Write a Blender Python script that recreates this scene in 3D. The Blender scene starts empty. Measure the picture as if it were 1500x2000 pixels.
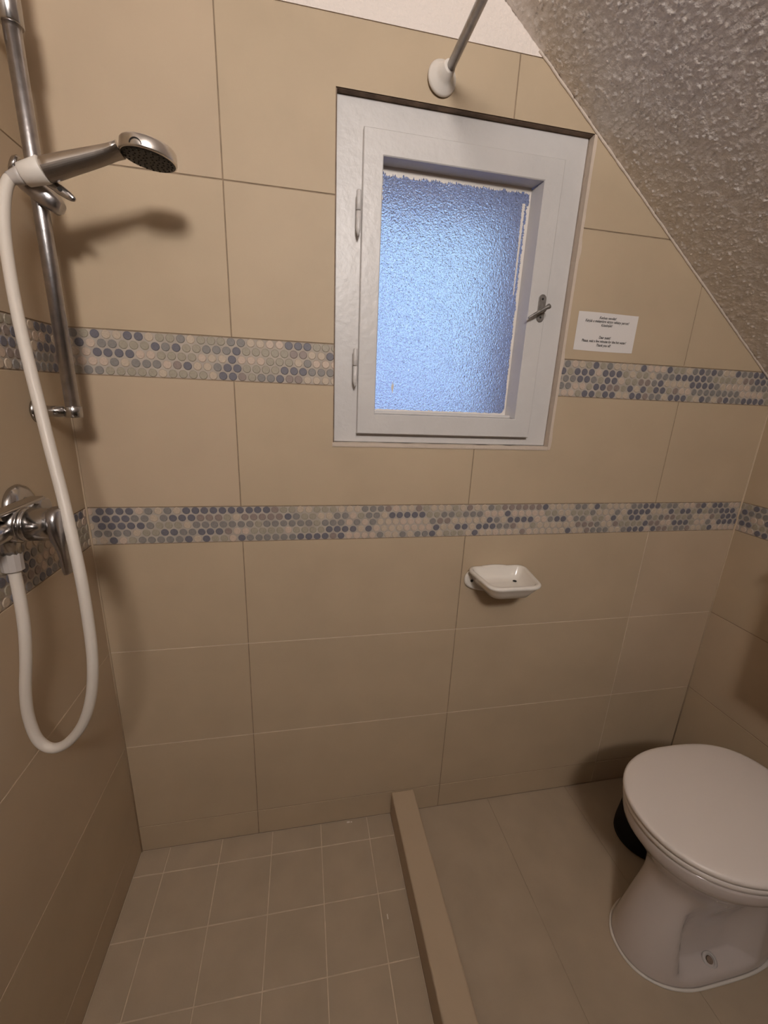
import bpy, bmesh, math, random
from math import sin, cos, pi, sqrt
from mathutils import Vector, Matrix, noise
random.seed(11)
scene = bpy.context.scene
COL = scene.collection

# ------------------------------------------------------------------ camera
cam_d = bpy.data.cameras.new('camera')
cam = bpy.data.objects.new('camera', cam_d)
COL.objects.link(cam)
cam_d.sensor_fit = 'HORIZONTAL'
cam_d.sensor_width = 36.0
cam_d.lens = 36.0 * 808.33 / 1500.0
cam_d.clip_start = 0.02
FW = Vector((0.19122777, 0.94184849, -0.27632113))
RT = Vector((0.98147611, -0.18683272, 0.04240492))
UP = Vector((0.01168681, 0.27931158, 0.9601294))
M3 = Matrix((RT, UP, -FW)).transposed()
cam.matrix_world = Matrix.Translation((0.49866, -1.04402, 1.38208)) @ M3.to_4x4()
scene.camera = cam

# ------------------------------------------------------------------ view, world, lamps
scene.view_settings.view_transform = 'Standard'
scene.view_settings.look = 'None'
scene.view_settings.exposure = 0.0
scene.view_settings.gamma = 1.0
scene.view_settings.use_curve_mapping = False

SKY_STRENGTH = 1.15
LAMP_POWER = 28.5
LAMP_COLOR = (1.0, 0.93, 0.885)
world = bpy.data.worlds.new('world')
scene.world = world
world.use_nodes = True
wn = world.node_tree.nodes; wl = world.node_tree.links
wn.clear()
wo = wn.new('ShaderNodeOutputWorld'); wb = wn.new('ShaderNodeBackground')
wt = wn.new('ShaderNodeTexCoord'); ws = wn.new('ShaderNodeSeparateXYZ')
wr = wn.new('ShaderNodeValToRGB')
wl.new(wt.outputs['Generated'], ws.inputs[0])
wl.new(ws.outputs['Z'], wr.inputs[0])
dt = wn.new('ShaderNodeVectorMath'); dt.operation = 'DOT_PRODUCT'      # bright patch of cloud
dt.inputs[1].default_value = Vector((0.36, 1.10, 0.30)).normalized()
wl.new(wt.outputs['Generated'], dt.inputs[0])
mr = wn.new('ShaderNodeMapRange'); mr.interpolation_type = 'SMOOTHERSTEP'
mr.inputs['From Min'].default_value = 0.90; mr.inputs['From Max'].default_value = 1.0
wl.new(dt.outputs['Value'], mr.inputs['Value'])
mxn = wn.new('ShaderNodeMix'); mxn.data_type = 'RGBA'; mxn.blend_type = 'ADD'
wl.new(mr.outputs[0], mxn.inputs['Factor']); wl.new(wr.outputs[0], mxn.inputs[6])
mxn.inputs[7].default_value = (0.45, 0.75, 0.55, 1)
wl.new(mxn.outputs[2], wb.inputs[0]); wl.new(wb.outputs[0], wo.inputs[0])
e = wr.color_ramp.elements
e[0].position = 0.0; e[0].color = (0.36, 0.43, 1.0, 1)
e[1].position = 0.8; e[1].color = (0.10, 0.13, 0.36, 1)
q = e.new(0.28); q.color = (0.36, 0.48, 1.15, 1)
wb.inputs['Strength'].default_value = SKY_STRENGTH

ld = bpy.data.lights.new('wall_light', 'AREA')       # round opal lamp high on the wall behind the camera
ld.shape = 'DISK'; ld.size = 0.32
ld.energy = LAMP_POWER; ld.color = LAMP_COLOR
lo = bpy.data.objects.new('wall_light', ld); COL.objects.link(lo)
lo.location = (0.56, -1.98, 2.24)
lo.rotation_euler = (math.radians(106), 0, math.radians(-8))

# ------------------------------------------------------------------ materials
def mat(name, col, rough=0.5, metal=0.0, spec=0.5, bump=None, var=None, coat=0.0):
    """col rgb; bump=(scale, distance, detail); var=(scale, amount)"""
    m = bpy.data.materials.new(name); m.use_nodes = True
    nt = m.node_tree; b = nt.nodes['Principled BSDF']
    b.inputs['Base Color'].default_value = (*col, 1)
    b.inputs['Roughness'].default_value = rough
    b.inputs['Metallic'].default_value = metal
    b.inputs['Specular IOR Level'].default_value = spec
    b.inputs['Coat Weight'].default_value = coat
    tc = nt.nodes.new('ShaderNodeTexCoord')
    if var:
        n = nt.nodes.new('ShaderNodeTexNoise'); n.inputs['Scale'].default_value = var[0]
        n.inputs['Detail'].default_value = 5
        nt.links.new(tc.outputs['Object'], n.inputs['Vector'])
        r = nt.nodes.new('ShaderNodeMapRange')
        r.inputs['From Min'].default_value = 0.3; r.inputs['From Max'].default_value = 0.7
        r.inputs['To Min'].default_value = 1 - var[1]; r.inputs['To Max'].default_value = 1 + var[1]
        nt.links.new(n.outputs['Fac'], r.inputs['Value'])
        v = nt.nodes.new('ShaderNodeVectorMath'); v.operation = 'SCALE'
        v.inputs[0].default_value = col
        nt.links.new(r.outputs[0], v.inputs['Scale'])
        nt.links.new(v.outputs[0], b.inputs['Base Color'])
    if bump:
        n = nt.nodes.new('ShaderNodeTexNoise'); n.inputs['Scale'].default_value = bump[0]
        n.inputs['Detail'].default_value = bump[2]
        nt.links.new(tc.outputs['Object'], n.inputs['Vector'])
        bp = nt.nodes.new('ShaderNodeBump'); bp.inputs['Distance'].default_value = bump[1]
        bp.inputs['Strength'].default_value = 1.0
        nt.links.new(n.outputs['Fac'], bp.inputs['Height'])
        nt.links.new(bp.outputs[0], b.inputs['Normal'])
    return m

M = {}
M['tile'] = mat('beige_tile', (0.49, 0.385, 0.265), 0.55, spec=0.25, var=(7.0, 0.045), bump=(300, 0.00012, 3))
M['tile2'] = mat('beige_tile_paler', (0.505, 0.395, 0.278), 0.55, spec=0.25, var=(5.0, 0.05), bump=(300, 0.00012, 3))
M['floor_tile'] = mat('floor_tile', (0.44, 0.355, 0.26), 0.5, spec=0.35, var=(9.0, 0.06), bump=(250, 0.0002, 3))
M['grout'] = mat('brown_grout', (0.27, 0.20, 0.135), 0.9, var=(40, 0.2))
M['grout_light'] = mat('sand_grout', (0.62, 0.52, 0.40), 0.9, var=(25, 0.15))
M['penny_grout'] = mat('mosaic_grout', (0.42, 0.365, 0.31), 0.9, var=(30, 0.12))
PEN = [('penny_slate', (0.150, 0.143, 0.165)), ('penny_grey', (0.235, 0.22, 0.205)), ('penny_sage', (0.345, 0.305, 0.235)),
       ('penny_sand', (0.50, 0.41, 0.315)), ('penny_rose', (0.53, 0.42, 0.335)), ('penny_taupe', (0.27, 0.215, 0.19))]
for n_, c_ in PEN:
    M[n_] = mat(n_, c_, 0.45, spec=0.4, var=(260, 0.10))
M['plaster'] = mat('white_plaster', (0.80, 0.72, 0.66), 0.9, bump=(120, 0.003, 6))
M['plaster_smooth'] = mat('room_plaster', (0.34, 0.30, 0.26), 0.9, bump=(60, 0.002, 4))  # unseen flat ceiling, colour darkened to cut fill light from above
M['front_dark'] = mat('dark_front_wall', (0.10, 0.08, 0.06), 0.7)  # unseen wall, colour made dark to soak up bounce light
M['floor_joint'] = mat('floor_joint', (0.33, 0.262, 0.19), 0.9)
M['stucco'] = mat('roughcast_stucco', (0.86, 0.80, 0.75), 0.85, bump=(420, 0.0010, 5))
M['filler'] = mat('cream_filler', (0.60, 0.50, 0.41), 0.7, bump=(90, 0.002, 4))
M['caulk'] = mat('white_caulk', (0.64, 0.55, 0.47), 0.6, bump=(120, 0.001, 3))
M['white_paint'] = mat('white_gloss_paint', (0.61, 0.585, 0.565), 0.38, spec=0.5, bump=(55, 0.0012, 4), var=(12, 0.03))
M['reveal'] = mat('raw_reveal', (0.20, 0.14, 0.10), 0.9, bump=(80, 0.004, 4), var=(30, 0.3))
M['outer_render'] = mat('outer_render', (0.55, 0.52, 0.48), 0.9)
M['chrome'] = mat('chrome', (0.52, 0.50, 0.49), 0.20, 1.0, bump=(90, 0.0001, 2))
M['chrome_worn'] = mat('worn_chrome', (0.44, 0.42, 0.42), 0.28, 1.0, bump=(160, 0.0002, 3), var=(60, 0.15))
M['satin'] = mat('satin_chrome', (0.74, 0.69, 0.64), 0.3, 1.0)
M['under_chrome'] = mat('shaded_satin_chrome', (0.27, 0.24, 0.215), 0.35, 1.0)
M['steel_tube'] = mat('dull_steel_tube', (0.40, 0.375, 0.36), 0.35, 0.9, var=(60, 0.2))
M['black_rubber'] = mat('black_rubber', (0.018, 0.015, 0.013), 0.55)
M['black_plastic'] = mat('black_plastic', (0.008, 0.007, 0.007), 0.6, spec=0.2)
M['nozzle'] = mat('grey_nozzle', (0.08, 0.075, 0.065), 0.6)
M['hose'] = mat('white_hose', (0.66, 0.60, 0.53), 0.42, spec=0.4)
M['white_plastic'] = mat('white_plastic', (0.74, 0.69, 0.63), 0.4)
M['grey_plastic'] = mat('pale_grey_plastic', (0.50, 0.46, 0.43), 0.35)
M['porcelain'] = mat('porcelain', (0.60, 0.53, 0.49), 0.12, spec=0.5, coat=0.3)
M['seat_plastic'] = mat('seat_plastic', (0.82, 0.745, 0.69), 0.35)
M['dish'] = mat('dish_porcelain', (0.78, 0.73, 0.66), 0.15, coat=0.3)
M['paper'] = mat('paper', (0.72, 0.675, 0.645), 0.8)
M['ink'] = mat('black_ink', (0.03, 0.025, 0.025), 0.8)
M['dark'] = mat('dark_recess', (0.02, 0.017, 0.015), 0.9)
M['latch_metal'] = mat('latch_metal', (0.30, 0.28, 0.26), 0.42, 0.8, var=(150, 0.2))

def glass_material():
    m = bpy.data.materials.new('hammered_glass'); m.use_nodes = True
    nt = m.node_tree; N = nt.nodes; L = nt.links; N.clear()
    out = N.new('ShaderNodeOutputMaterial')
    tc = N.new('ShaderNodeTexCoord')
    mp = N.new('ShaderNodeMapping'); mp.inputs['Scale'].default_value = (1, 1, 1)
    L.new(tc.outputs['Object'], mp.inputs['Vector'])
    n1 = N.new('ShaderNodeTexNoise'); n1.inputs['Scale'].default_value = 240; n1.inputs['Detail'].default_value = 1.5
    n1.inputs['Distortion'].default_value = 0.6
    L.new(mp.outputs[0], n1.inputs['Vector'])
    bp = N.new('ShaderNodeBump'); bp.inputs['Distance'].default_value = 0.0050; bp.inputs['Strength'].default_value = 1.0
    L.new(n1.outputs['Fac'], bp.inputs['Height'])
    rf = N.new('ShaderNodeBsdfRefraction'); rf.inputs['Roughness'].default_value = 0.16; rf.inputs['IOR'].default_value = 1.30
    rf.inputs['Color'].default_value = (0.92, 0.96, 1.0, 1)
    tr = N.new('ShaderNodeBsdfTranslucent'); tr.inputs['Color'].default_value = (0.85, 0.9, 1.0, 1)
    gl = N.new('ShaderNodeBsdfGlossy'); gl.inputs['Roughness'].default_value = 0.22
    gl.inputs['Color'].default_value = (0.9, 0.9, 0.9, 1)
    df = N.new('ShaderNodeBsdfDiffuse'); df.inputs['Color'].default_value = (0.55, 0.60, 0.66, 1)
    for s in (rf, gl, tr): L.new(bp.outputs[0], s.inputs['Normal'])
    m1 = N.new('ShaderNodeMixShader'); m1.inputs[0].default_value = 0.12
    L.new(rf.outputs[0], m1.inputs[1]); L.new(tr.outputs[0], m1.inputs[2])
    m2 = N.new('ShaderNodeMixShader'); m2.inputs[0].default_value = 0.07
    L.new(m1.outputs[0], m2.inputs[1]); L.new(gl.outputs[0], m2.inputs[2])
    m3 = N.new('ShaderNodeMixShader'); m3.inputs[0].default_value = 0.12
    L.new(m2.outputs[0], m3.inputs[1]); L.new(df.outputs[0], m3.inputs[2])
    L.new(m3.outputs[0], out.inputs['Surface'])
    return m
M['glass'] = glass_material()

# ------------------------------------------------------------------ mesh helpers
class MB:
    def __init__(s):
        s.v = []; s.f = []; s.m = []; s.sm = []
    def add(s, verts, faces, m=0, smooth=False):
        o = len(s.v)
        s.v += [tuple(p) for p in verts]
        for f in faces:
            s.f.append(tuple(i + o for i in f)); s.m.append(m); s.sm.append(smooth)
        return s
    def quad(s, a, b, c, d, m=0): return s.add([a, b, c, d], [(0, 1, 2, 3)], m)
    def box(s, lo, hi, m=0, bev=0.0, seg=2, mtx=None):
        bm = bmesh.new()
        bmesh.ops.create_cube(bm, size=1)
        for v in bm.verts:
            v.co = Vector([lo[i] + (v.co[i] + 0.5) * (hi[i] - lo[i]) for i in range(3)])
        if bev > 0:
            bmesh.ops.bevel(bm, geom=bm.edges[:], offset=bev, segments=seg, affect='EDGES', profile=0.5)
        if mtx is not None: bmesh.ops.transform(bm, matrix=mtx, verts=bm.verts)
        bm.verts.ensure_lookup_table()
        s.add([v.co[:] for v in bm.verts], [[v.index for v in f.verts] for f in bm.faces], m, False)
        bm.free(); return s
    def rings(s, rings, m=0, cap0=True, cap1=True, smooth=True):
        n = len(rings[0]); V = [p for r in rings for p in r]; F = []
        for k in range(len(rings) - 1):
            for i in range(n):
                j = (i + 1) % n
                F.append((k * n + i, k * n + j, (k + 1) * n + j, (k + 1) * n + i))
        s.add(V, F, m, smooth)
        o = len(s.v) - len(V)
        if cap0: s.f.append(tuple(o + i for i in reversed(range(n)))); s.m.append(m); s.sm.append(False)
        if cap1: s.f.append(tuple(o + (len(rings) - 1) * n + i for i in range(n))); s.m.append(m); s.sm.append(False)
        return s
    def lathe(s, prof, origin, axis, n=32, m=0, smooth=True, cap0=True, cap1=True):
        """prof: list of (distance along axis, radius)"""
        ax = Vector(axis).normalized(); u = ax.orthogonal().normalized(); w = ax.cross(u); o = Vector(origin)
        R = [[o + ax * h + (u * cos(2 * pi * i / n) + w * sin(2 * pi * i / n)) * r for i in range(n)] for h, r in prof]
        return s.rings(R, m, cap0, cap1, smooth)
    def cyl(s, a, b, r, n=24, m=0, bev=0.0, smooth=True):
        a = Vector(a); b = Vector(b); L = (b - a).length
        pr = [(0, r - bev), (bev, r), (L - bev, r), (L, r - bev)] if bev > 0 else [(0, r), (L, r)]
        return s.lathe(pr, a, b - a, n, m, smooth)
    def tube(s, pts, r, n=16, m=0, cap=True):
        pts = [Vector(p) for p in pts]; R = []
        t0 = (pts[1] - pts[0]).normalized(); u = t0.orthogonal().normalized()
        for i, p in enumerate(pts):
            t = (pts[min(i + 1, len(pts) - 1)] - pts[max(i - 1, 0)]).normalized()
            u = (u - t * u.dot(t)).normalized(); w = t.cross(u)
            rr = r[i] if isinstance(r, (list, tuple)) else r
            R.append([p + (u * cos(2 * pi * k / n) + w * sin(2 * pi * k / n)) * rr for k in range(n)])
        return s.rings(R, m, cap, cap)
    def build(s, name, mats, parent=None, **props):
        me = bpy.data.meshes.new(name); me.from_pydata(s.v, [], s.f)
        if not isinstance(mats, (list, tuple)): mats = [mats]
        for k in mats: me.materials.append(M[k])
        for p, mi, sm in zip(me.polygons, s.m, s.sm):
            p.material_index = mi; p.use_smooth = sm
        me.update()
        ob = bpy.data.objects.new(name, me); COL.objects.link(ob)
        if parent is not None:
            ob.parent = parent; ob.matrix_parent_inverse = parent.matrix_world.inverted()
        for k, v in props.items(): ob[k] = v
        return ob

def thing(name, label, cat, loc, group=None):
    o = bpy.data.objects.new(name, None); COL.objects.link(o)
    o.location = loc; o['label'] = label; o['category'] = cat
    o.empty_display_size = 0.02
    if group: o['group'] = group
    bpy.context.view_layer.update()
    return o

def spline(P, k=10):
    P = [Vector(p) for p in P]; Q = [2 * P[0] - P[1]] + P + [2 * P[-1] - P[-2]]; out = []
    for i in range(1, len(Q) - 2):
        a, b, c, d = Q[i - 1:i + 3]
        for t in [j / k for j in range(k)]:
            out.append(0.5 * ((2 * b) + (c - a) * t + (2 * a - 5 * b + 4 * c - d) * t * t + (3 * b - a - 3 * c + d) * t ** 3))
    out.append(P[-1]); return out

# ------------------------------------------------------------------ the room shell
XR = 1.879            # right knee wall
YB = -2.65            # wall behind the camera
ZC = 2.42             # flat ceiling
TT = 2.0865           # top of the tiling
def slope_z(x): return 2.087 - 0.745 * (x - 1.02)
XS = 1.02 + (2.087 - ZC) / 0.745
ROWS = [(0.0, 0.0963), (0.0963, 0.3954), (0.3954, 0.7025), (0.7025, 1.0015), (1.0945, 1.3935), (1.4865, 1.785), (1.785, TT)]
BANDS = [(1.0015, 1.0945), (1.3935, 1.4865)]
X1 = 0.3456; TW = 0.603; G = 0.0012        # joint half width

def tiled_wall(name, umin, umax, joints_for_row, mp, bands=BANDS, light_rows=(), light_cols=(), bisects=(), hole=None, top_fn=None, mats2=None, seed=1):
    """mp(u, z, d) -> point; d = depth behind the tile face"""
    rnd = random.Random(seed); b = MB()
    D = 0.0016
    mats = ['tile', 'tile2', 'grout', 'grout_light', 'penny_grout'] + [n for n, _ in PEN] + ['plaster']
    for z0, z1 in ROWS:
        js = [j for j in joints_for_row(z0) if umin < j < umax]
        xs = [umin] + js + [umax]
        for x0, x1 in zip(xs[:-1], xs[1:]):
            a0, a1, c0, c1 = x0 + G, x1 - G, z0 + G, z1 - G
            mi = rnd.choice((0, 0, 1)); e_ = 0.0006
            P = [mp(a0 + e_, c0 + e_, 0), mp(a1 - e_, c0 + e_, 0), mp(a1 - e_, c1 - e_, 0), mp(a0 + e_, c1 - e_, 0),
                 mp(a0, c0, e_), mp(a1, c0, e_), mp(a1, c1, e_), mp(a0, c1, e_),
                 mp(a0, c0, D), mp(a1, c0, D), mp(a1, c1, D), mp(a0, c1, D)]
            b.add(P, [(0, 1, 2, 3), (4, 5, 1, 0), (5, 6, 2, 1), (6, 7, 3, 2), (7, 4, 0, 3),
                      (8, 9, 5, 4), (9, 10, 6, 5), (10, 11, 7, 6), (11, 8, 4, 7)], mi)
        for j in js:
            if any(abs(j - c) < 1e-3 and zt > z0 for c, zt in light_cols):
                b.quad(mp(j - G, z0, .0009), mp(j + G, z0, .0009), mp(j + G, z1, .0009), mp(j - G, z1, .0009), 3)
    for zl in light_rows:
        b.quad(mp(umin, zl - G, .0009), mp(umax, zl - G, .0009), mp(umax, zl + G, .0009), mp(umin, zl + G, .0009), 3)
    b.quad(mp(umin, 0, .0013), mp(umax, 0, .0013), mp(umax, TT, .0013), mp(umin, TT, .0013), 2)
    for z0, z1 in bands:
        b.quad(mp(umin, z0 + G, .0010), mp(umax, z0 + G, .0010), mp(umax, z1 - G, .0010), mp(umin, z1 - G, .0010), 4)
        p = 0.0211; r = 0.0093; ny = 5; pv = (z1 - z0 - 0.001) / 5.0
        nx = int((umax - umin) / p) + 2
        prev = 0
        for iy in range(ny):
            for ix in range(nx):
                cx = umin + 0.006 + ix * p + (p / 2 if iy % 2 else 0) + rnd.uniform(-.0004, .0004)
                cz = z0 + 0.0005 + pv * (iy + 0.5) + rnd.uniform(-.0003, .0003)
                if cx > umax - 0.002: continue
                if rnd.random() < 0.35: k = prev
                else: k = rnd.choices(range(6), (26, 20, 16, 20, 10, 8))[0]
                prev = k
                rx = min(r, umax - cx, cx - umin) ; rx = max(rx, 0.003)
                n = 12; ry = r * 0.985
                V = [mp(cx + cos(2 * pi * i / n) * rx * .86, cz + sin(2 * pi * i / n) * ry * .86, -.0004) for i in range(n)]
                V += [mp(cx + cos(2 * pi * i / n) * rx, cz + sin(2 * pi * i / n) * ry, .0012) for i in range(n)]
                b.add(V, [tuple(range(n))] + [(n + i, n + (i + 1) % n, (i + 1) % n, i) for i in range(n)], 5 + k)
    # plaster above the tiles
    b.quad(mp(umin, TT, -.0006), mp(umax, TT, -.0006), mp(umax, ZC + .02, -.0006), mp(umin, ZC + .02, -.0006), 11)
    b.quad(mp(umin, TT, .002), mp(umax, TT, .002), mp(umax, TT, -.0006), mp(umin, TT, -.0006), 11)
    ob = b.build(name, mats); ob['kind'] = 'structure'
    me = ob.data; bm = bmesh.new(); bm.from_mesh(me)
    for co, no in bisects:
        bmesh.ops.bisect_plane(bm, geom=bm.verts[:] + bm.edges[:] + bm.faces[:], plane_co=co, plane_no=no, clear_outer=True)
    if hole:
        x0, x1, z0, z1 = hole
        for co, no in (((x0, 0, 0), (1, 0, 0)), ((x1, 0, 0), (1, 0, 0)), ((0, 0, z0), (0, 0, 1)), ((0, 0, z1), (0, 0, 1))):
            bmesh.ops.bisect_plane(bm, geom=bm.verts[:] + bm.edges[:] + bm.faces[:], plane_co=co, plane_no=no)
        dead = [f for f in bm.faces if x0 < f.calc_center_median().x < x1 and z0 < f.calc_center_median().z < z1]
        bmesh.ops.delete(bm, geom=dead, context='FACES')
    bm.to_mesh(me); bm.free()
    return ob

WX0, WX1, WZ0, WZ1 = 0.573, 1.1665, 1.2515, 1.972   # opening in the tiling
def back_joints(z0):
    if z0 > 1.7: return [X1, 0.963, 1.9]
    if z0 > 1.4: return [X1, 0.9486, 1.545]
    return [X1, 0.9486, 1.5557]
nrm = Vector((0.745, 0, 1)).normalized()
tiled_wall('wall_back', 0.0, XR, back_joints, lambda u, z, d: (u, d, z),
           light_rows=(0.7025, 0.3954), light_cols=((1.5557, 1.01),),
           bisects=(((1.02, 0, 2.087 + 0.012), nrm),), hole=(WX0, WX1, WZ0, WZ1), seed=4)
tiled_wall('wall_left', YB, 0.0, lambda z0: [-0.60, -1.203, -1.806], lambda u, z, d: (-d, u, z),
           light_rows=(0.7025, 0.3954, 0.0963), seed=9)
tiled_wall('wall_right', YB, 0.0, lambda z0: [-0.62, -1.223, -1.826], lambda u, z, d: (XR + d, u, z), bands=BANDS[:1],
           bisects=(((XR, 0, slope_z(XR) + .012), (0, 0, 1)),), seed=15)
b = MB()
b.box((0, YB - .1, 0), (XR, YB, ZC), 0)
o = b.build('wall_front', 'front_dark'); o['kind'] = 'structure'
# masonry behind the tiled faces (closes the room so that daylight enters only through the window)
bb_ = MB()
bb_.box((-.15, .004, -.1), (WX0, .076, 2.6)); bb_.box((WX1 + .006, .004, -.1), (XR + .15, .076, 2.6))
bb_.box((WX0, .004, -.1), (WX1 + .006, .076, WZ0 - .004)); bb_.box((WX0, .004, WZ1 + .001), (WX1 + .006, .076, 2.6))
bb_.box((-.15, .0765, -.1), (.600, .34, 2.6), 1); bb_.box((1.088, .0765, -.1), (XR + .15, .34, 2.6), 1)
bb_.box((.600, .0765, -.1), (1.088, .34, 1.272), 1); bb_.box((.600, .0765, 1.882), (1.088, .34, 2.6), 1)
bb_.box((-.15, YB - .1, -.1), (-.004, .004, 2.6)); bb_.box((XR + .004, YB - .1, -.1), (XR + .15, .004, 1.62))
o = bb_.build('trim_1', ['reveal', 'outer_render']); o['kind'] = 'structure'

# sloped ceiling: roughcast with real relief where it is seen, plus the flat part
def stucco_h(x, y):
    p = Vector((x, y, 3.1))
    h = noise.noise(p * 28) * 0.0008 + noise.noise(p * 75) * 0.0008
    c = noise.noise(p * 215 + Vector((7, 3, 1)))
    h += max(0.0, c - 0.24) * 0.0058
    c2 = noise.noise(p * 380 + Vector((1, 9, 4)))
    h += max(0.0, c2 - 0.15) * 0.0032
    return h
b = MB()
Ls = sqrt(1 + 0.745 ** 2)
s_tot = (XR - XS) * Ls
ns, ny_, ylim = 700, 440, -1.15
V = []
for i in range(ns + 1):
    s_ = s_tot * i / ns; x = XS + s_ / Ls; z = slope_z(x)
    for j in range(ny_ + 1):
        y = ylim * j / ny_
        fade = min(1.0, j / 4.0)
        h = stucco_h(s_, y) * fade
        V.append((x - nrm.x * h, y, z - nrm.z * h))
F = [(i * (ny_ + 1) + j, i * (ny_ + 1) + j + 1, (i + 1) * (ny_ + 1) + j + 1, (i + 1) * (ny_ + 1) + j) for i in range(ns) for j in range(ny_)]
b.add(V, F, 0, True)
b.quad((XS, ylim, ZC), (XS, YB, ZC), (XR, YB, slope_z(XR)), (XR, ylim, slope_z(XR)), 0)
# thickness above so it is a body, and the flat strip
b.quad((XS, 0, ZC + .08), (XS, YB, ZC + .08), (XR + .1, YB, slope_z(XR) + .08), (XR + .1, 0, slope_z(XR) + .08), 0)
b.box((-.1, YB, ZC), (XS, 0.0, ZC + .08), 1)
o = b.build('ceiling', ['stucco', 'plaster_smooth']); o['kind'] = 'structure'

# caulk bead where the slope meets the tiling
pts = []; rad = []
for i in range(150):
    t = i / 149; x = 1.005 + (XR - 1.005) * t
    pts.append((x - .0015, -0.0015, slope_z(x) - .0015 + noise.noise(Vector((x * 40, 0, 0))) * .0012))
    rad.append(0.0030 + 0.0009 * noise.noise(Vector((x * 55, 3, 0))))
o = MB().tube(pts, rad, 10).build('trim_2', 'caulk'); o['kind'] = 'structure'

for n_, x in (('trim_6', .0006), ('trim_7', XR - .0006)):
    o = MB().tube([(x, -.0006, 0), (x, -.0006, 1.0), (x, -.0006, TT if x < 1 else slope_z(XR))], .0026, 10).build(n_, 'tile2'); o['kind'] = 'structure'

# floor: shower field of small squares + large tiles beyond the kerb
b = MB(); KX0, KX1, KH = 0.778, 0.855, 0.095
def slab(x0, x1, y0, y1, m, g=0.0015):
    e_ = .0006; t = 0.0
    x0 += g; x1 -= g; y0 += g; y1 -= g
    P = [(x0 + e_, y0 + e_, t), (x1 - e_, y0 + e_, t), (x1 - e_, y1 - e_, t), (x0 + e_, y1 - e_, t),
         (x0, y0, t - e_), (x1, y0, t - e_), (x1, y1, t - e_), (x0, y1, t - e_),
         (x0, y0, t - .003), (x1, y0, t - .003), (x1, y1, t - .003), (x0, y1, t - .003)]
    b.add(P, [(0, 1, 2, 3), (4, 5, 1, 0), (5, 6, 2, 1), (6, 7, 3, 2), (7, 4, 0, 3), (8, 9, 5, 4), (9, 10, 6, 5), (10, 11, 7, 6), (11, 8, 4, 7)], m)
gx = [0.0] + [0.0819 + 0.1537 * k for k in range(5)] + [KX0]
gy = [0.0] + [-(0.0732 + 0.1535 * k) for k in range(17)] + [YB]
for i in range(len(gx) - 1):
    for j in range(len(gy) - 1):
        slab(gx[i], gx[i + 1], gy[j + 1], gy[j], 0)
for i, (xa, xb) in enumerate(((KX1, 1.134), (1.134, 1.443), (1.443, XR))):
    ys = [0.0] + [-1.35 + 0.2 * (i % 2), YB]
    for y1_, y0_ in zip(ys[:-1], ys[1:]): slab(xa, xb, y0_, y1_, 0, 0.0006)
b.quad((0, YB, -.0012), (KX0, YB, -.0012), (KX0, 0, -.0012), (0, 0, -.0012), 1)
b.quad((KX0, YB, -.0012), (XR, YB, -.0012), (XR, 0, -.0012), (KX0, 0, -.0012), 2)
b.box((-.1, YB - .1, -.12), (XR + .1, .1, -.004), 2)
for fx_, fy_, fw_, fl_ in ((.634, -.009, .010, .005), (.644, -.010, .005, .004), (.713, -.285, .003, .012)):
    b.box((fx_ - fw_ / 2, fy_ - fl_ / 2, .0001), (fx_ + fw_ / 2, fy_ + fl_ / 2, .0010), 3, bev=.0004)
o = b.build('floor', ['floor_tile', 'grout_light', 'floor_joint', 'white_plastic']); o['kind'] = 'structure'

# tiled shower kerb
b = MB(); b.box((KX0, YB + .4, 0.0), (KX1, 0.0, KH), 0, bev=0.005, seg=3)
o = b.build('trim_3', 'tile2'); o['kind'] = 'structure'

# ------------------------------------------------------------------ window
win = bpy.data.objects.new('window_1', None); COL.objects.link(win); win.location = (0.87, 0.02, 1.61); win['kind'] = 'structure'
bpy.context.view_layer.update()
def ring_frame(b, ox0, ox1, oz0, oz1, ix0, ix1, iz0, iz1, yf, yb, m=0, ch=0.0):
    """mitred picture frame, front face at yf, back at yb, inner edge chamfer ch"""
    O = [(ox0, oz0), (ox1, oz0), (ox1, oz1), (ox0, oz1)]
    I = [(ix0, iz0), (ix1, iz0), (ix1, iz1), (ix0, iz1)]
    cc = [(1, 1), (-1, 1), (-1, -1), (1, -1)]
    e_ = 0.0018
    for k in range(4):
        l = (k + 1) % 4
        def P(q, y, off=0, kk=0): return (q[0] + cc[kk][0] * off, y, q[1] + cc[kk][1] * off)
        a = P(O[k], yb, 0, k); a2 = P(O[l], yb, 0, l)
        b1 = P(O[k], yf + e_, 0, k); b2 = P(O[l], yf + e_, 0, l)
        c1 = P(O[k], yf, e_, k); c2 = P(O[l], yf, e_, l)
        d1 = P(I[k], yf, -ch - e_, k); d2 = P(I[l], yf, -ch - e_, l)
        e1 = P(I[k], yf + e_ + ch, 0, k); e2 = P(I[l], yf + e_ + ch, 0, l)
        f1 = P(I[k], yb, 0, k); f2 = P(I[l], yb, 0, l)
        S = [(a, b1), (b1, c1), (c1, d1), (d1, e1), (e1, f1), (f1, a)]
        T = [(a2, b2), (b2, c2), (c2, d2), (d2, e2), (e2, f2), (f2, a2)]
        for (p0, p1), (q0, q1) in zip(S, T):
            b.quad(p0, q0, q1, p1, m)
b = MB()
def sc(X, Z, y):   # point on the picture-plane of the tiling -> depth y
    k = (y + 1.04402) / 1.04402
    return 0.49866 + (X - 0.49866) * k, 1.38208 + (Z - 1.38208) * k
fx0, fz0 = WX0 + 0.003, WZ0 + 0.007
fx1, fz1 = 1.1625, WZ1 - 0.0
ring_frame(b, fx0, fx1, fz0, fz1, 0.645, 1.088, 1.292, 1.905, 0.018, 0.075)
fr = b.build('window_frame', 'white_paint', win)
b = MB()
SX0, SX1, SZ0, SZ1 = 0.6325, 1.1015, 1.2815, 1.9155
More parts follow.
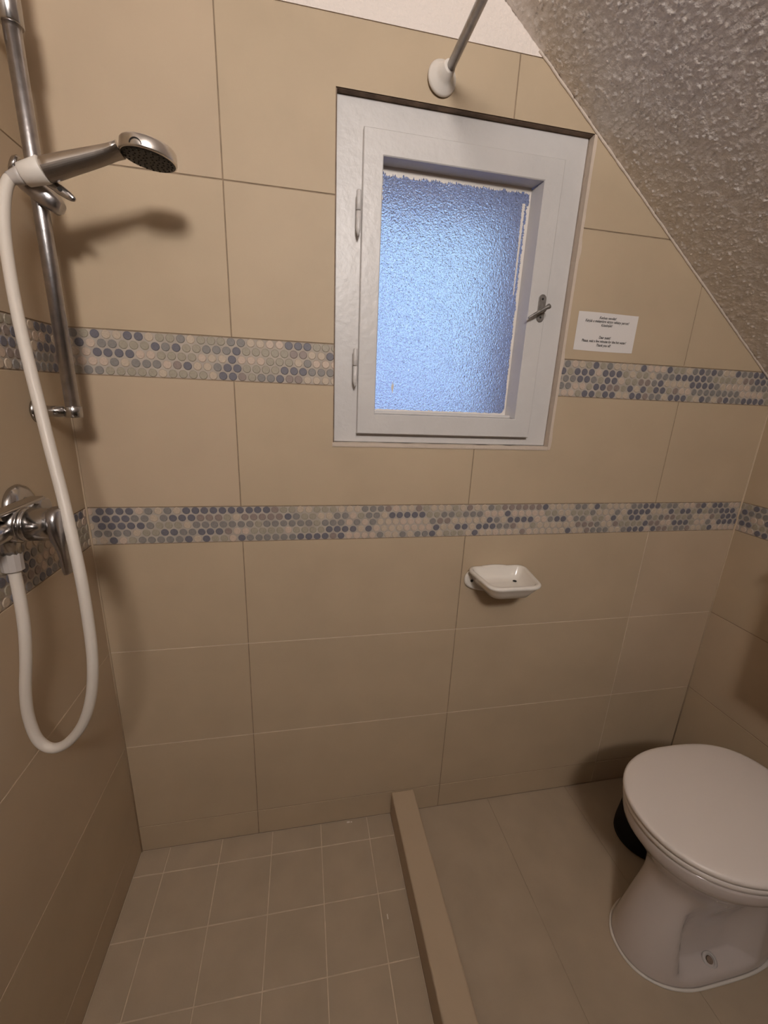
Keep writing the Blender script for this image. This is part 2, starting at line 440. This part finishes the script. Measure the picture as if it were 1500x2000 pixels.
ring_frame(b, SX0, SX1, SZ0, SZ1, 0.676, 1.055, 1.330, 1.8685, 0.0005, 0.044)
# rebate behind, bevelled right stile and bottom glazing bead
b.quad((1.055, .004, 1.330), (1.055, .004, 1.8685), (1.046, .042, 1.864), (1.046, .042, 1.334), 0)
b.box((0.676, .022, 1.330), (1.055, .0445, 1.3375), 0, bev=.002)
# faint joints between stiles and rails
sash = b.build('window_sash', 'white_paint', win)
# glass pane, a slab with depth
MB().box((0.668, 0.0425, 1.322), (1.062, 0.0465, 1.876)).build('glass_pane', 'glass', win)
# brushed paint left on the edges of the glass
b = MB(); rnd = random.Random(3)
def smear(p0, p1, inward, wfn, n):
    V = []
    for i in range(n + 1):
        t = i / n; x = p0[0] + (p1[0] - p0[0]) * t; z = p0[1] + (p1[1] - p0[1]) * t
        w = max(0.0004, wfn(t) + (noise.noise(Vector((t * 23, p0[0] * 9, 1))) * .35 + rnd.uniform(-.25, .25)) * wfn(t))
        V.append((x, .0418, z)); V.append((x + inward[0] * w, .0420, z + inward[1] * w))
    b.add(V, [(2 * i, 2 * i + 1, 2 * i + 3, 2 * i + 2) for i in range(n)], 0)
smear((0.676, 1.8685), (1.046, 1.8685), (0.0, -1), lambda t: .016 - .004 * t, 260)
smear((0.676, 1.8685), (0.676, 1.3375), (1, 0), lambda t: .0032 if t > .12 else .007, 300)
smear((1.046, 1.33), (1.046, 1.8685), (-1, 0), lambda t: .0035 + .004 * min(1, t * 2) * (0 if t > .93 else 1), 320)
smear((0.676, 1.3375), (1.046, 1.3375), (0, 1), lambda t: .004, 220)
V = [(1.046, .0419, 1.3375), (1.022, .0421, 1.3375), (1.036, .0421, 1.343), (1.041, .0421, 1.352), (1.046, .0419, 1.366)]
b.add(V, [(0, 1, 2, 3, 4)], 0)
# second, detached stroke along the upper right edge
V = []; n = 160
for i in range(n + 1):
    t = i / n; z = 1.835 - 0.20 * t; w = (.0075 * (1 - t * .6)) * (1 + rnd.uniform(-.3, .3)); x = 1.030 + noise.noise(Vector((t * 30, 0, 5))) * .001
    V += [(x - w / 2, .0419, z), (x + w / 2, .0419, z)]
b.add(V, [(2 * i, 2 * i + 1, 2 * i + 3, 2 * i + 2) for i in range(n)], 0)
# small fleck low on the pane
fl = [(.723, 1.396), (.7265, 1.412), (.7275, 1.402), (.731, 1.408), (.729, 1.392), (.7275, 1.381), (.725, 1.390)]
b.add([(x, .0417, z) for x, z in fl], [tuple(range(len(fl)))], 0)
b.build('paint_smear', 'white_plastic', win, label='brushed white paint on the edges of the glass')
# hinges: painted knuckles with a pointed end
for z0 in (1.712, 1.393):
    b = MB()
    b.lathe([(0, .0008), (.006, .0034), (.010, .0043), (.0125, .0053), (.047, .0053), (.0475, .0044)], (0.6240, -.0035, z0), (0, 0, 1), 16)
    b.lathe([(0, .0043), (.001, .0053), (.036, .0053), (.038, .0036)], (0.6240, -.0035, z0 + .0488), (0, 0, 1), 16)
    b.build('hinge', 'white_paint', win)
# latch
lat = MB()
n = 10; zc0, zc1, xc, r = 1.5795, 1.6235, 1.0885, .0098
out = [(xc + r * cos(pi + pi * i / n), zc0 + r * sin(pi + pi * i / n)) for i in range(n + 1)] + [(xc + r * cos(pi * i / n), zc1 + r * sin(pi * i / n)) for i in range(n + 1)]
lat.rings([[(x, .0006, z) for x, z in out], [(x, -.0014, z) for x, z in out], [(xc + (x - xc) * .9, -.0022, 1.6015 + (z - 1.6015) * .97) for x, z in out]], 0, smooth=False)
latch = lat.build('latch', 'latch_metal', win)
b = MB()
b.cyl((xc, -.002, 1.5985), (xc, -.0165, 1.5960), .0062, 16, bev=.001)
d = Vector((0.0555, 0, 0.0325)).normalized(); c = Vector((1.0735, -.0185, 1.5895)); u = Vector((0, 1, 0)); w = d.cross(u)
R = []
for t, a_, h_ in ((-.031, .0018, .0014), (-.029, .0026, .0022), (-.012, .0036, .0036), (.005, .0046, .0046), (.022, .0044, .0046), (.028, .0056, .0062), (.031, .0052, .0058), (.0322, .0035, .004)):
    R.append([c + d * t + u * cos(2 * pi * k / 14) * a_ + w * sin(2 * pi * k / 14) * h_ for k in range(14)])
b.rings(R)
hd = b.build('latch_lever', 'latch_metal', latch)
for z in (1.6225, 1.5805):
    MB().lathe([(0, .0028), (.0004, .0026), (.0008, .0012)], (xc, -.0021, z), (0, -1, 0), 12).build('screw', 'dark', latch)
# reveal of raw mortar and cream filler round the opening
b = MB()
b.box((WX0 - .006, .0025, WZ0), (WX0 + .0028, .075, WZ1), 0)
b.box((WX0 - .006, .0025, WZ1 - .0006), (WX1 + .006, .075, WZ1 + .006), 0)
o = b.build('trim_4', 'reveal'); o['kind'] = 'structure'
b = MB(); n = 90
def ragged(p0, p1, side, w0, y, m, amp, sd):
    V = []
    for i in range(n + 1):
        t = i / n; x = p0[0] + (p1[0] - p0[0]) * t; z = p0[1] + (p1[1] - p0[1]) * t
        w = w0 * (1 + amp * noise.noise(Vector((t * 14, sd, 0))) * 2)
        V += [(x, y, z), (x + side[0] * w, y, z + side[1] * w), (x + side[0] * w, .018, z + side[1] * w)]
    b.add(V, [(3 * i, 3 * i + 1, 3 * i + 4, 3 * i + 3) for i in range(n)] + [(3 * i + 1, 3 * i + 2, 3 * i + 5, 3 * i + 4) for i in range(n)], m)
ragged((1.1640, 1.250), (1.1640, 1.971), (1, 0), .0075, -.0010, 0, .30, 5)
b.box((1.1640, -.0009, 1.250), (1.1715, .075, 1.971), 0)
ragged((0.5715, 1.2505), (1.163, 1.2505), (0, 1), .0078, -.0020, 0, .12, 9)
b.box((0.5715, -.002, 1.2485), (1.163, .018, 1.2508), 0)
o = b.build('trim_5', 'filler'); o['kind'] = 'structure'

# ------------------------------------------------------------------ shower rail with slider
RX, RY = 0.063, -0.120
rail = thing('shower_rail', 'chrome vertical slide rail for the shower head, on the tiled wall left of the window', 'shower rail', (RX, RY, 1.31))
MB().cyl((RX, RY, 1.3125), (RX, RY, 2.04), .0122, 28, bev=.001).build('rail_tube', 'chrome_worn', rail)
def bracket(z, h):
    b = MB()
    rr = .0148 if h < .05 else .0165
    b.lathe([(0, rr - .0013), (.0015, rr), (h - .0015, rr), (h, rr - .0013)], (RX, RY, z), (0, 0, 1), 28)
    o_ = b.build('rail_bracket', 'chrome', rail)
    b = MB(); zc = z + h / 2
    b.cyl((RX - .012, RY, zc), (0.004, RY, zc), .0105, 20)
    b.lathe([(0, .0225), (.004, .0225), (.008, .018), (.010, .011)], (0.0002, RY, zc), (1, 0, 0), 28)
    b.build('bracket_arm', 'chrome', o_)
bracket(1.3105, .021)
bracket(1.905, .075)
# slider: a slanted clamp body on the rail, lever plate and rear knob
dx = Vector((0.0655, 0, -0.0345)).normalized()
def frame_m(o, x, y):
    x = Vector(x).normalized(); y = Vector(y); y = (y - x * y.dot(x)).normalized(); z = x.cross(y)
    return Matrix.Translation(o) @ Matrix((x, y, z)).transposed().to_4x4()
F1 = frame_m((0.0655, -0.130, 1.6835), dx, (0, 1, 0))
b = MB(); R = []
for t, a_, h_, o_ in ((-.039, .008, .003, .006), (-.036, .014, .008, .005), (-.018, .020, .014, .002), (.005, .022, .0165, 0), (.024, .0205, .0155, -.002), (.035, .016, .0135, -.004), (.042, .009, .008, -.004)):
    R.append([F1 @ Vector((t, (abs(cos(k)) ** .7 * (1 if cos(k) > 0 else -1)) * a_, (abs(sin(k)) ** .7 * (1 if sin(k) > 0 else -1)) * h_ + o_)) for k in [2 * pi * i / 28 for i in range(28)]])
b.rings(R)
sl = b.build('slider', 'chrome_worn', rail)
b = MB()   # lever plate with a hole
F2 = frame_m((0.1050, -0.152, 1.6850), (0.0456, 0, -0.0284), (0, 1, 0))
R = []
for t, a_, h_ in ((-.030, .0025, .0060), (-.010, .0035, .0075), (.008, .0038, .0078), (.020, .0036, .0066), (.027, .0030, .0050), (.031, .0015, .0026)):
    R.append([F2 @ Vector((t, cos(2 * pi * i / 20) * a_, sin(2 * pi * i / 20) * h_)) for i in range(20)])
b.rings(R); lv = b.build('slider_lever', 'chrome', sl)
b = MB(); b.lathe([(0, .0034), (.0012, .0034)], F2 @ Vector((.008, -.0035, .0005)), (F2.to_3x3() @ Vector((0, -1, 0))), 16)
b.build('lever_hole', 'dark', sl)
b = MB(); b.lathe([(0, .014), (.002, .0165), (.006, .0165), (.010, .012)], (0.0330, -0.108, 1.7215), (-.75, -.3, .35), 28)
b.build('slider_knob', 'chrome', sl)
# white cone clip that holds the handset
hdir = Vector((0.148, -0.002, 0.052)).normalized()
H0 = Vector((0.0560, -0.166, 1.6868))
b = MB(); b.lathe([(.012, .0150), (.013, .0162), (.044, .0188), (.0455, .0178)], H0, hdir, 32)
b.cyl(H0 + hdir * .03, Vector((RX, RY - .01, 1.695)), .012, 16)
b.build('handset_holder', 'white_plastic', rail)

# ------------------------------------------------------------------ hand shower
hs = thing('hand_shower', 'satin chrome hand shower with round dark face in the white clip of the rail', 'shower head', tuple(H0))
b = MB(); R = []
up = Vector((0, 0, 1)); up = (up - hdir * up.dot(hdir)).normalized(); side = hdir.cross(up)
# lower tail (cone passing through clip) and handle, flattened towards the head
prof = [(.004, .0105, .0105, 0), (.030, .0130, .0130, 0), (.0462, .0145, .0145, 0), (.0470, .0158, .0160, 0), (.060, .0158, .0163, 0), (.085, .0150, .0148, .0002), (.110, .0142, .0134, 0), (.132, .0138, .0120, 0), (.146, .0140, .0108, .0002), (.156, .0150, .0098, .0006), (.168, .0175, .0096, .0010)]
for t, a_, h_, o_ in prof:
    c = H0 + hdir * t + up * o_
    R.append([c + side * (abs(cos(k)) ** .85 * (1 if cos(k) > 0 else -1)) * a_ + up * sin(k) * h_ for k in [2 * pi * i / 36 for i in range(36)]])
b.rings(R)
b.build('handle', 'satin', hs)
# under-shell split along the handle, with underside shade put into its colour
b = MB(); R = []
for t, a_, h_, o_ in prof[3:]:
    c = H0 + hdir * t + up * (o_ - .0012)
    ang = [pi + pi * i / 20 for i in range(21)]
    R.append([c + side * cos(k) * (a_ + .0007) + up * sin(k) * (h_ + .0009) for k in ang] + [c + side * cos(k) * (a_ - .002) + up * sin(k) * (h_ - .002) for k in reversed(ang)])
b.rings(R, smooth=False); b.build('handle_underside', 'under_chrome', hs)
HC = Vector((0.2560, -0.168, 1.7380)); hn = Vector((-0.085, 0.02, -1)).normalized()   # spray direction
b = MB(); b.lathe([(-.0165, .024), (-.0160, .035), (-.0145, .0395), (-.0120, .0413), (.0015, .0425), (.0035, .0420), (.0042, .0400)], HC, hn, 64)
b.build('head_shell', 'satin', hs)
b = MB(); b.lathe([(.0030, .0404), (.0046, .0396), (.0050, .026), (.0050, .002)], HC, hn, 48)
b.build('spray_face', 'black_rubber', hs)
b = MB(); u0 = hn.orthogonal().normalized(); v0 = hn.cross(u0)
for rr, cnt in ((.008, 6), (.015, 10), (.022, 14), (.029, 18), (.035, 22)):
    for k in range(cnt):
        a_ = 2 * pi * k / cnt + rr * 40
        b.lathe([(0, .0014), (.0014, .0011)], HC + hn * .0048 + (u0 * cos(a_) + v0 * sin(a_)) * rr, hn, 8)
b.build('spray_nozzles', 'nozzle', hs)
b = MB()  # little arc mark on the rim facing the room
rimd = (Vector((-.15, -1, 0)) - hn * Vector((-.15, -1, 0)).dot(hn)).normalized(); tn = hn.cross(rimd)
arc = []
for k in range(13):
    a_ = pi * k / 12; off = cos(a_) * .009; hh = sin(a_) * .0075
    th = off / .0424
    arc.append(HC + (rimd * cos(th) + tn * sin(th)) * .0426 + hn * (.001 - hh))
b.tube(arc, .0007, 8); b.build('rim_mark', 'dark', hs)

# ------------------------------------------------------------------ shower hose
hose = thing('shower_hose', 'white flexible hose hanging in a long loop from the hand shower to the mixer', 'hose', (0.03, -0.325, 1.10))
P = [(0.0520, -0.1662, 1.6856), (0.0462, -0.1680, 1.6800), (0.0425, -0.1725, 1.6665), (0.0396, -0.1780, 1.6462), (0.0380, -0.1860, 1.6118), (0.0404, -0.1960, 1.5735), (0.0477, -0.2120, 1.5194),
     (0.0593, -0.2320, 1.4573), (0.0732, -0.2520, 1.3953), (0.0867, -0.2700, 1.3330), (0.1003, -0.2880, 1.2701), (0.1146, -0.3060, 1.2066), (0.1300, -0.3280, 1.1343),
     (0.1400, -0.3430, 1.0676), (0.1432, -0.3500, 0.9973), (0.1424, -0.3560, 0.9221), (0.1303, -0.3560, 0.8504), (0.1074, -0.3540, 0.7913), (0.0752, -0.3500, 0.7512),
     (0.0475, -0.3480, 0.7419), (0.0281, -0.3460, 0.7632), (0.0221, -0.3450, 0.8108), (0.0265, -0.3450, 0.8637), (0.0360, -0.3430, 0.9225), (0.0410, -0.3400, 0.9700),
     (0.0415, -0.3350, 1.0154), (0.0395, -0.3300, 1.0592), (0.0374, -0.3275, 1.0900)]
PP = spline(P, 9)
# keep it in front of the wall
PP = [Vector((max(p.x, 0.0105), p.y, p.z)) for p in PP]
MB().tube(PP, .0086, 20).build('hose_tube', 'hose', hose)
b = MB(); b.lathe([(-.002, .0088), (.002, .0095), (.013, .0118), (.0195, .0128)], H0 - hdir * .008, hdir, 24)
b.build('hose_cone', 'grey_plastic', hose, label='pale grey conical end of the hose at the handset')
b = MB(); b.lathe([(0, .0125), (.002, .0150), (.030, .0158), (.033, .0150)], (.0370, -.3270, 1.080), (0, 0, 1), 12, smooth=False)
b.build('hose_nut', 'grey_plastic', hose, label='pale grey nut at the mixer end of the hose')

# ------------------------------------------------------------------ mixer
mx = thing('shower_mixer', 'chrome single-lever shower mixer on the left wall, over the lower mosaic band', 'tap', (0.0, -.31, 1.15))
for y in (-.228, -.392):
    b = MB(); b.lathe([(0, .039), (.003, .0405), (.009, .0385), (.015, .031), (.019, .022)], (0.0003, y, 1.160), (1, 0, 0), 40)
    es = b.build('escutcheon', 'chrome', mx)
    b = MB(); b.lathe([(0, .0175), (.014, .0175), (.016, .0165), (.030, .0165)], (.016, y, 1.160), (1, 0, 0), 24)
    b.build('union_nut', 'chrome', es)
b = MB()
b.lathe([(0, .013), (.002, .0165), (.060, .0175), (.095, .0175), (.150, .0165), (.152, .013)], (.042, -.400, 1.152), (0, 1, 0), 32)
b.cyl((.034, -.318, 1.156), (.060, -.318, 1.155), .029, 36, bev=.003)
b.lathe([(0, .0155), (.05, .0170)], (.037, -.3265, 1.109), (0, 0, 1), 24)
b.build('mixer_body', 'chrome', mx)
b = MB(); b.box((.036, -.395, 1.1800), (.060, -.250, 1.1860), bev=.0022)
b.build('top_ledge', 'chrome', mx)
b = MB(); b.lathe([(0, .026), (.002, .0272), (.008, .0272), (.0085, .0258), (.011, .0258), (.0115, .0268), (.047, .0262), (.049, .025)], (.058, -.315, 1.155), (1, 0, -.02), 44)
ct = b.build('cartridge_cover', 'chrome', mx)
b = MB(); R = []
for x0, x1, yw, z in ((.100, .1165, .010, 1.1725), (.0985, .1175, .019, 1.168), (.098, .1185, .0245, 1.155), (.098, .120, .0255, 1.140), (.0995, .1205, .0225, 1.122), (.1035, .1200, .0175, 1.105), (.1050, .1190, .0150, 1.085), (.1055, .1175, .0140, 1.066), (.1065, .1155, .0120, 1.0600)):
    xc_ = (x0 + x1) / 2; ax = (x1 - x0) / 2
    R.append([(xc_ + (abs(cos(k)) ** .6 * (1 if cos(k) > 0 else -1)) * ax, -.3175 + (abs(sin(k)) ** .75 * (1 if sin(k) > 0 else -1)) * yw, z + .010) for k in [2 * pi * i / 28 for i in range(28)]])
b.rings(R); b.build('mixer_lever', 'chrome_worn', mx)

# ------------------------------------------------------------------ curtain rod
rod = thing('curtain_rod', 'metal shower curtain rod with a white round flange, on the wall above the window', 'curtain rod', (.801, 0, 2.018))
b = MB(); b.cyl((.8005, -.022, 2.0185), (.8120, YB + .02, 2.0185), .0088, 20); b.build('rod', 'steel_tube', rod)
for y, s_ in ((-.0003, -1),):
    b = MB(); b.lathe([(0, .0315), (.003, .0325), (.007, .0300), (.013, .0215), (.020, .0160), (.036, .0125), (.0375, .0105)], (.7925, y, 2.0160), (.15, s_, .06), 40)
    b.build('rod_flange', 'white_plastic', rod)
# far bracket
b = MB(); b.lathe([(0, .0325), (.005, .031), (.014, .0215), (.036, .0125)], (.8120, YB + .0003, 2.0185), (0, 1, 0), 32)
b.build('rod_flange', 'white_plastic', rod)

# ------------------------------------------------------------------ paper notice
nx0, nx1, nz0, nz1 = 1.1943, 1.3700, 1.5120, 1.6038
nt_ = thing('notice', 'white paper notice with black print on the tiles right of the window', 'sign', ((nx0 + nx1) / 2, -.0005, nz0))
b = MB(); V = []; n = 24
for i in range(n + 1):
    t = i / n; x = nx0 + (nx1 - nx0) * t; c = .0006 + .0035 * max(0, t - .75) ** 1.6 + .0012 * max(0, .15 - t)
    zt = nz1 + .0006 * sin(t * 5); V += [(x, -c, nz0 - .0010 * sin(t * 3)), (x, -c - .0004, zt), (x, -c + .0003, nz0 - .0010 * sin(t * 3)), (x, -c - .0001, zt)]
F = []
for i in range(n):
    k = 4 * i; F += [(k, k + 4, k + 5, k + 1), (k + 3, k + 7, k + 6, k + 2), (k + 1, k + 5, k + 7, k + 3), (k + 2, k + 6, k + 4, k)]
b.add(V, F, 0); b.build('paper_sheet', 'paper', nt_)
cxn = 1.2800
for txt, z, w in (('Kedves vendég!', 1.5893, .0500), ('Kérjük a melegvízre várjon néhány percet!', 1.5808, .1290), ('Köszönjük!', 1.5718, .0330),
                  ('Dear guest!', 1.5425, .0350), ('Please, wait a few minutes for the hot water!', 1.5330, .1320), ('Thank you all!', 1.5235, .0430)):
    cu = bpy.data.curves.new('t', 'FONT'); cu.body = txt; cu.size = 1.0; cu.align_x = 'CENTER'; cu.shear = 0.25; cu.offset = 0.012
    to = bpy.data.objects.new('t', cu); COL.objects.link(to)
    bpy.context.view_layer.update()
    me = bpy.data.meshes.new_from_object(to.evaluated_get(bpy.context.evaluated_depsgraph_get()))
    bpy.data.objects.remove(to)
    xs = [v.co.x for v in me.vertices]; w0 = max(xs) - min(xs); s_ = w / w0; sz = 0.0092 if len(txt) > 20 else .0090
    for v in me.vertices:
        X = v.co.x * s_; Z = v.co.y * sz
        v.co = Vector((cxn + X, -.0016, z + Z))
    me.materials.clear(); me.materials.append(M['ink'])
    to = bpy.data.objects.new('printed_line', me); COL.objects.link(to); to.parent = nt_; to.matrix_parent_inverse = nt_.matrix_world.inverted()

# ------------------------------------------------------------------ soap dish
sd_ = thing('soap_dish', 'white ceramic soap dish on the tiled wall below the window', 'soap dish', (1.045, 0, .86))
def rrect(x0, x1, y0, y1, r, z, n=8, xs0=0, xs1=0):
    """rounded rectangle; xs = extra taper of the front corners"""
    out = []
    for cx_, cy_, a0 in ((x1 - r, y1 - r, 0), (x0 + r, y1 - r, pi / 2), (x0 + r, y0 + r, pi), (x1 - r, y0 + r, 1.5 * pi)):
        for i in range(n + 1):
            a_ = a0 + pi / 2 * i / n; x = cx_ + r * cos(a_); y = cy_ + r * sin(a_)
            t = (y1 - y) / (y1 - y0)
            x += (xs0 * t if x < (x0 + x1) / 2 else -xs1 * t)
            out.append((x, y, z))
    return out
b = MB(); a0, a1, y0, y1 = .9590, 1.145, -.1500, -.001; TP = dict(xs0=.0145, xs1=.022)
R = [rrect(a0 + .030, a1 - .030, y0 + .034, y1 - .004, .018, .862, **TP), rrect(a0 + .022, a1 - .022, y0 + .026, y1 - .003, .022, .865, **TP),
     rrect(a0 + .012, a1 - .012, y0 + .014, y1 - .001, .026, .882, **TP), rrect(a0 + .004, a1 - .004, y0 + .005, y1, .028, .896, **TP),
     rrect(a0, a1, y0, y1, .030, .9010, **TP), rrect(a0, a1, y0, y1, .030, .9050, **TP), rrect(a0 + .003, a1 - .003, y0 + .003, y1, .028, .9085, **TP),
     rrect(a0 + .009, a1 - .009, y0 + .009, y1 - .006, .024, .9090, **TP), rrect(a0 + .013, a1 - .013, y0 + .013, y1 - .010, .022, .9050, **TP),
     rrect(a0 + .022, a1 - .020, y0 + .020, y1 - .014, .020, .885, **TP), rrect(a0 + .032, a1 - .030, y0 + .030, y1 - .020, .018, .8735, **TP), rrect(a0 + .05, a1 - .05, y0 + .05, y1 - .04, .01, .8725, **TP)]
b.rings(R); b.build('tray', 'dish', sd_)
b = MB(); n = 40
def ell(cx_, cz_, rx, rz, y): return [(cx_ + rx * cos(2 * pi * i / n), y, cz_ + rz * (abs(sin(2 * pi * i / n)) ** .8) * (1 if sin(2 * pi * i / n) > 0 else -1)) for i in range(n)]
b.rings([ell(1.047, .870, .089, .042, -.0002), ell(1.047, .870, .089, .042, -.006), ell(1.047, .870, .083, .037, -.009)])
b.build('wall_plate', 'dish', sd_)
MB().lathe([(0, .0042), (.002, .0040), (.0025, .002)], (.9790, -.0085, .866), (0, -1, 0), 14).build('screw', 'dark', sd_)
MB().lathe([(0, .0055), (.0012, .0055)], (1.098, -.040, .8738), (0, 0, 1), 16).build('drain_hole', 'dark', sd_)

# ------------------------------------------------------------------ toilet
tl = thing('toilet', 'white toilet with closed lid standing right of the tiled kerb', 'toilet', (1.52, -.44, 0))
def egg(xf, xb, xm, hw, yc, z, nf=2.15, nb=3.0, n=72):
    out = []
    for i in range(n):
        a_ = 2 * pi * i / n; c, s_ = cos(a_), sin(a_)
        if c < 0:
            x = xm - (xm - xf) * abs(c) ** (2 / nf); y = hw * abs(s_) ** (2 / nf)
        else:
            x = xm + (xb - xm) * abs(c) ** (2 / nb); y = hw * abs(s_) ** (2 / nb)
        out.append((x, yc + (y if s_ > 0 else -y), z))
    return out
b = MB(); R = []
spec = [  # z, xf, xb, xm, hw, yc, recess
    (.000, 1.303, 1.72, 1.46, .103, -.452, 0), (.012, 1.303, 1.72, 1.46, .103, -.452, 0), (.024, 1.306, 1.72, 1.46, .1015, -.452, 0.0), (.030, 1.308, 1.72, 1.46, .1005, -.452, 0.15),
    (.036, 1.309, 1.72, 1.46, .100, -.452, .95), (.045, 1.311, 1.72, 1.46, .0985, -.452, 1), (.07, 1.317, 1.72, 1.465, .095, -.451, 1), (.10, 1.326, 1.72, 1.47, .0915, -.450, 1),
    (.13, 1.336, 1.72, 1.475, .089, -.449, .9), (.16, 1.347, 1.72, 1.48, .087, -.448, .7), (.19, 1.357, 1.72, 1.485, .086, -.447, .45), (.215, 1.364, 1.73, 1.49, .088, -.445, .2),
    (.24, 1.366, 1.74, 1.495, .094, -.443, .05), (.265, 1.360, 1.76, 1.50, .106, -.440, 0), (.29, 1.346, 1.78, 1.505, .122, -.437, 0), (.315, 1.328, 1.80, 1.51, .140, -.435, 0),
    (.335, 1.314, 1.81, 1.515, .156, -.433, 0), (.348, 1.305, 1.81, 1.518, .1655, -.431, 0), (.352, 1.3005, 1.81, 1.52, .170, -.430, 0), (.365, 1.297, 1.81, 1.52, .1735, -.430, 0), (.385, 1.294, 1.81, 1.52, .1755, -.430, 0), (.3915, 1.296, 1.81, 1.52, .174, -.430, 0), (.393, 1.302, 1.80, 1.52, .168, -.430, 0)]
for z, xf, xb, xm, hw, yc, rc in spec:
    ring = egg(xf, xb, xm, hw, yc, z, nb=4 if z < .25 else 3)
    if rc > 0:
        o_ = []
        for x, y, z_ in ring:
            t = max(0, min(1, (x - 1.385) / .035)) * max(0, min(1, (1.615 - x) / .04)); t = t * t * (3 - 2 * t)
            s_ = 1 if y > yc else -1
            o_.append((x, y - s_ * rc * .040 * t if abs(y - yc) > .05 else y, z_))
        ring = o_
    R.append(ring)
b.rings(R)
body = b.build('toilet_bowl', 'porcelain', tl)
b = MB(); R = []
for z, d_ in ((.395, .004), (.397, .001), (.409, 0), (.4115, .002), (.412, .006)):
    R.append(egg(1.290 + d_, 1.752 - d_, 1.52, .1775 - d_, -.430, z))
b.rings(R); b.build('toilet_seat', 'seat_plastic', tl)
b = MB(); R = []
for z, d_ in ((.4135, .005), (.4155, .001), (.4245, 0), (.4285, .0015), (.4305, .005), (.4315, .012), (.4330, .040), (.4345, .09), (.4352, .15)):
    k = d_ / .18
    R.append(egg(1.286 + d_ * 1.2, 1.757 - d_ * 1.2, 1.52, .1795 - d_, -.430, z))
b.rings(R); b.build('toilet_lid', 'seat_plastic', tl)
for y in (-.355, -.505):
    b = MB(); b.cyl((1.752, y - .018, .404), (1.752, y + .018, .404), .009, 20, bev=.002); b.build('lid_hinge', 'seat_plastic', tl)
# floor bolt in the side recess
b = MB(); b.lathe([(0, .0170), (.0020, .0175), (.004, .015), (.0045, .0115), (.001, .0105)], (1.497, -.5265, .0345), (-.15, -.55, 1), 24, cap1=False)
b.build('bolt_cap', 'grey_plastic', tl)
b = MB(); b.lathe([(0, .0085), (.0030, .0070)], (1.497, -.5265, .0355), (-.15, -.55, 1), 16); b.build('bolt', 'reveal', tl)
# sealant bead round the foot
ring = egg(1.301, 1.722, 1.46, .105, -.452, .0022, nb=4, n=120)
b = MB(); R = []
for i, p in enumerate(ring):
    p = Vector(p); q_ = Vector(ring[(i + 1) % 120]); pv = Vector(ring[i - 1]); t = (q_ - pv).normalized(); nn = t.cross(Vector((0, 0, 1)))
    rr = .0036 * (1 + .25 * noise.noise(Vector((i * .21, 0, 0))))
    R.append([p + nn * cos(2 * pi * k / 10) * rr + Vector((0, 0, 1)) * sin(2 * pi * k / 10) * rr for k in range(10)])
b.rings(R + [R[0]], cap0=False, cap1=False); b.build('sealant_bead', 'white_plastic', tl)
# low cistern on the right wall and its flush pipe
cs = thing('toilet_cistern', 'white plastic cistern on the right wall, its corner just above the toilet lid', 'cistern', (1.82, -.48, .62))
b = MB(); b.box((1.752, -.66, .622), (1.8785, -.302, 1.0), bev=.018, seg=4)
for i in range(len(b.sm)): b.sm[i] = True
b.build('tank', 'white_plastic', cs)
b = MB(); b.box((1.748, -.664, 1.0005), (1.8785, -.298, 1.03), bev=.006, seg=3); b.build('tank_lid', 'white_plastic', cs)
b = MB(); b.tube([(1.815, -.43, .63), (1.815, -.43, .50), (1.812, -.43, .42), (1.80, -.43, .395)], .018, 16); b.build('flush_pipe', 'white_plastic', cs)

# ------------------------------------------------------------------ black bin behind the toilet
bn = thing('waste_bin', 'small black bin on the floor tucked behind the toilet bowl', 'bin', (1.600, -.215, 0))
b = MB(); R = []; n = 40
for z, r in ((0, .092), (.004, .096), (.03, .096), (.09, .090), (.165, .084)):
    R.append([(1.604 + r * cos(2 * pi * i / n), -.207 + r * sin(2 * pi * i / n) * .92, z + .0002) for i in range(n)])
b.rings(R); b.build('bin_body', 'black_plastic', bn)
b = MB(); R = []
for z, r in ((.166, .086), (.174, .086), (.180, .080), (.184, .06), (.186, .03)):
    R.append([(1.604 + r * cos(2 * pi * i / n), -.207 + r * sin(2 * pi * i / n) * .92, z) for i in range(n)])
b.rings(R); b.build('bin_lid', 'black_plastic', bn)
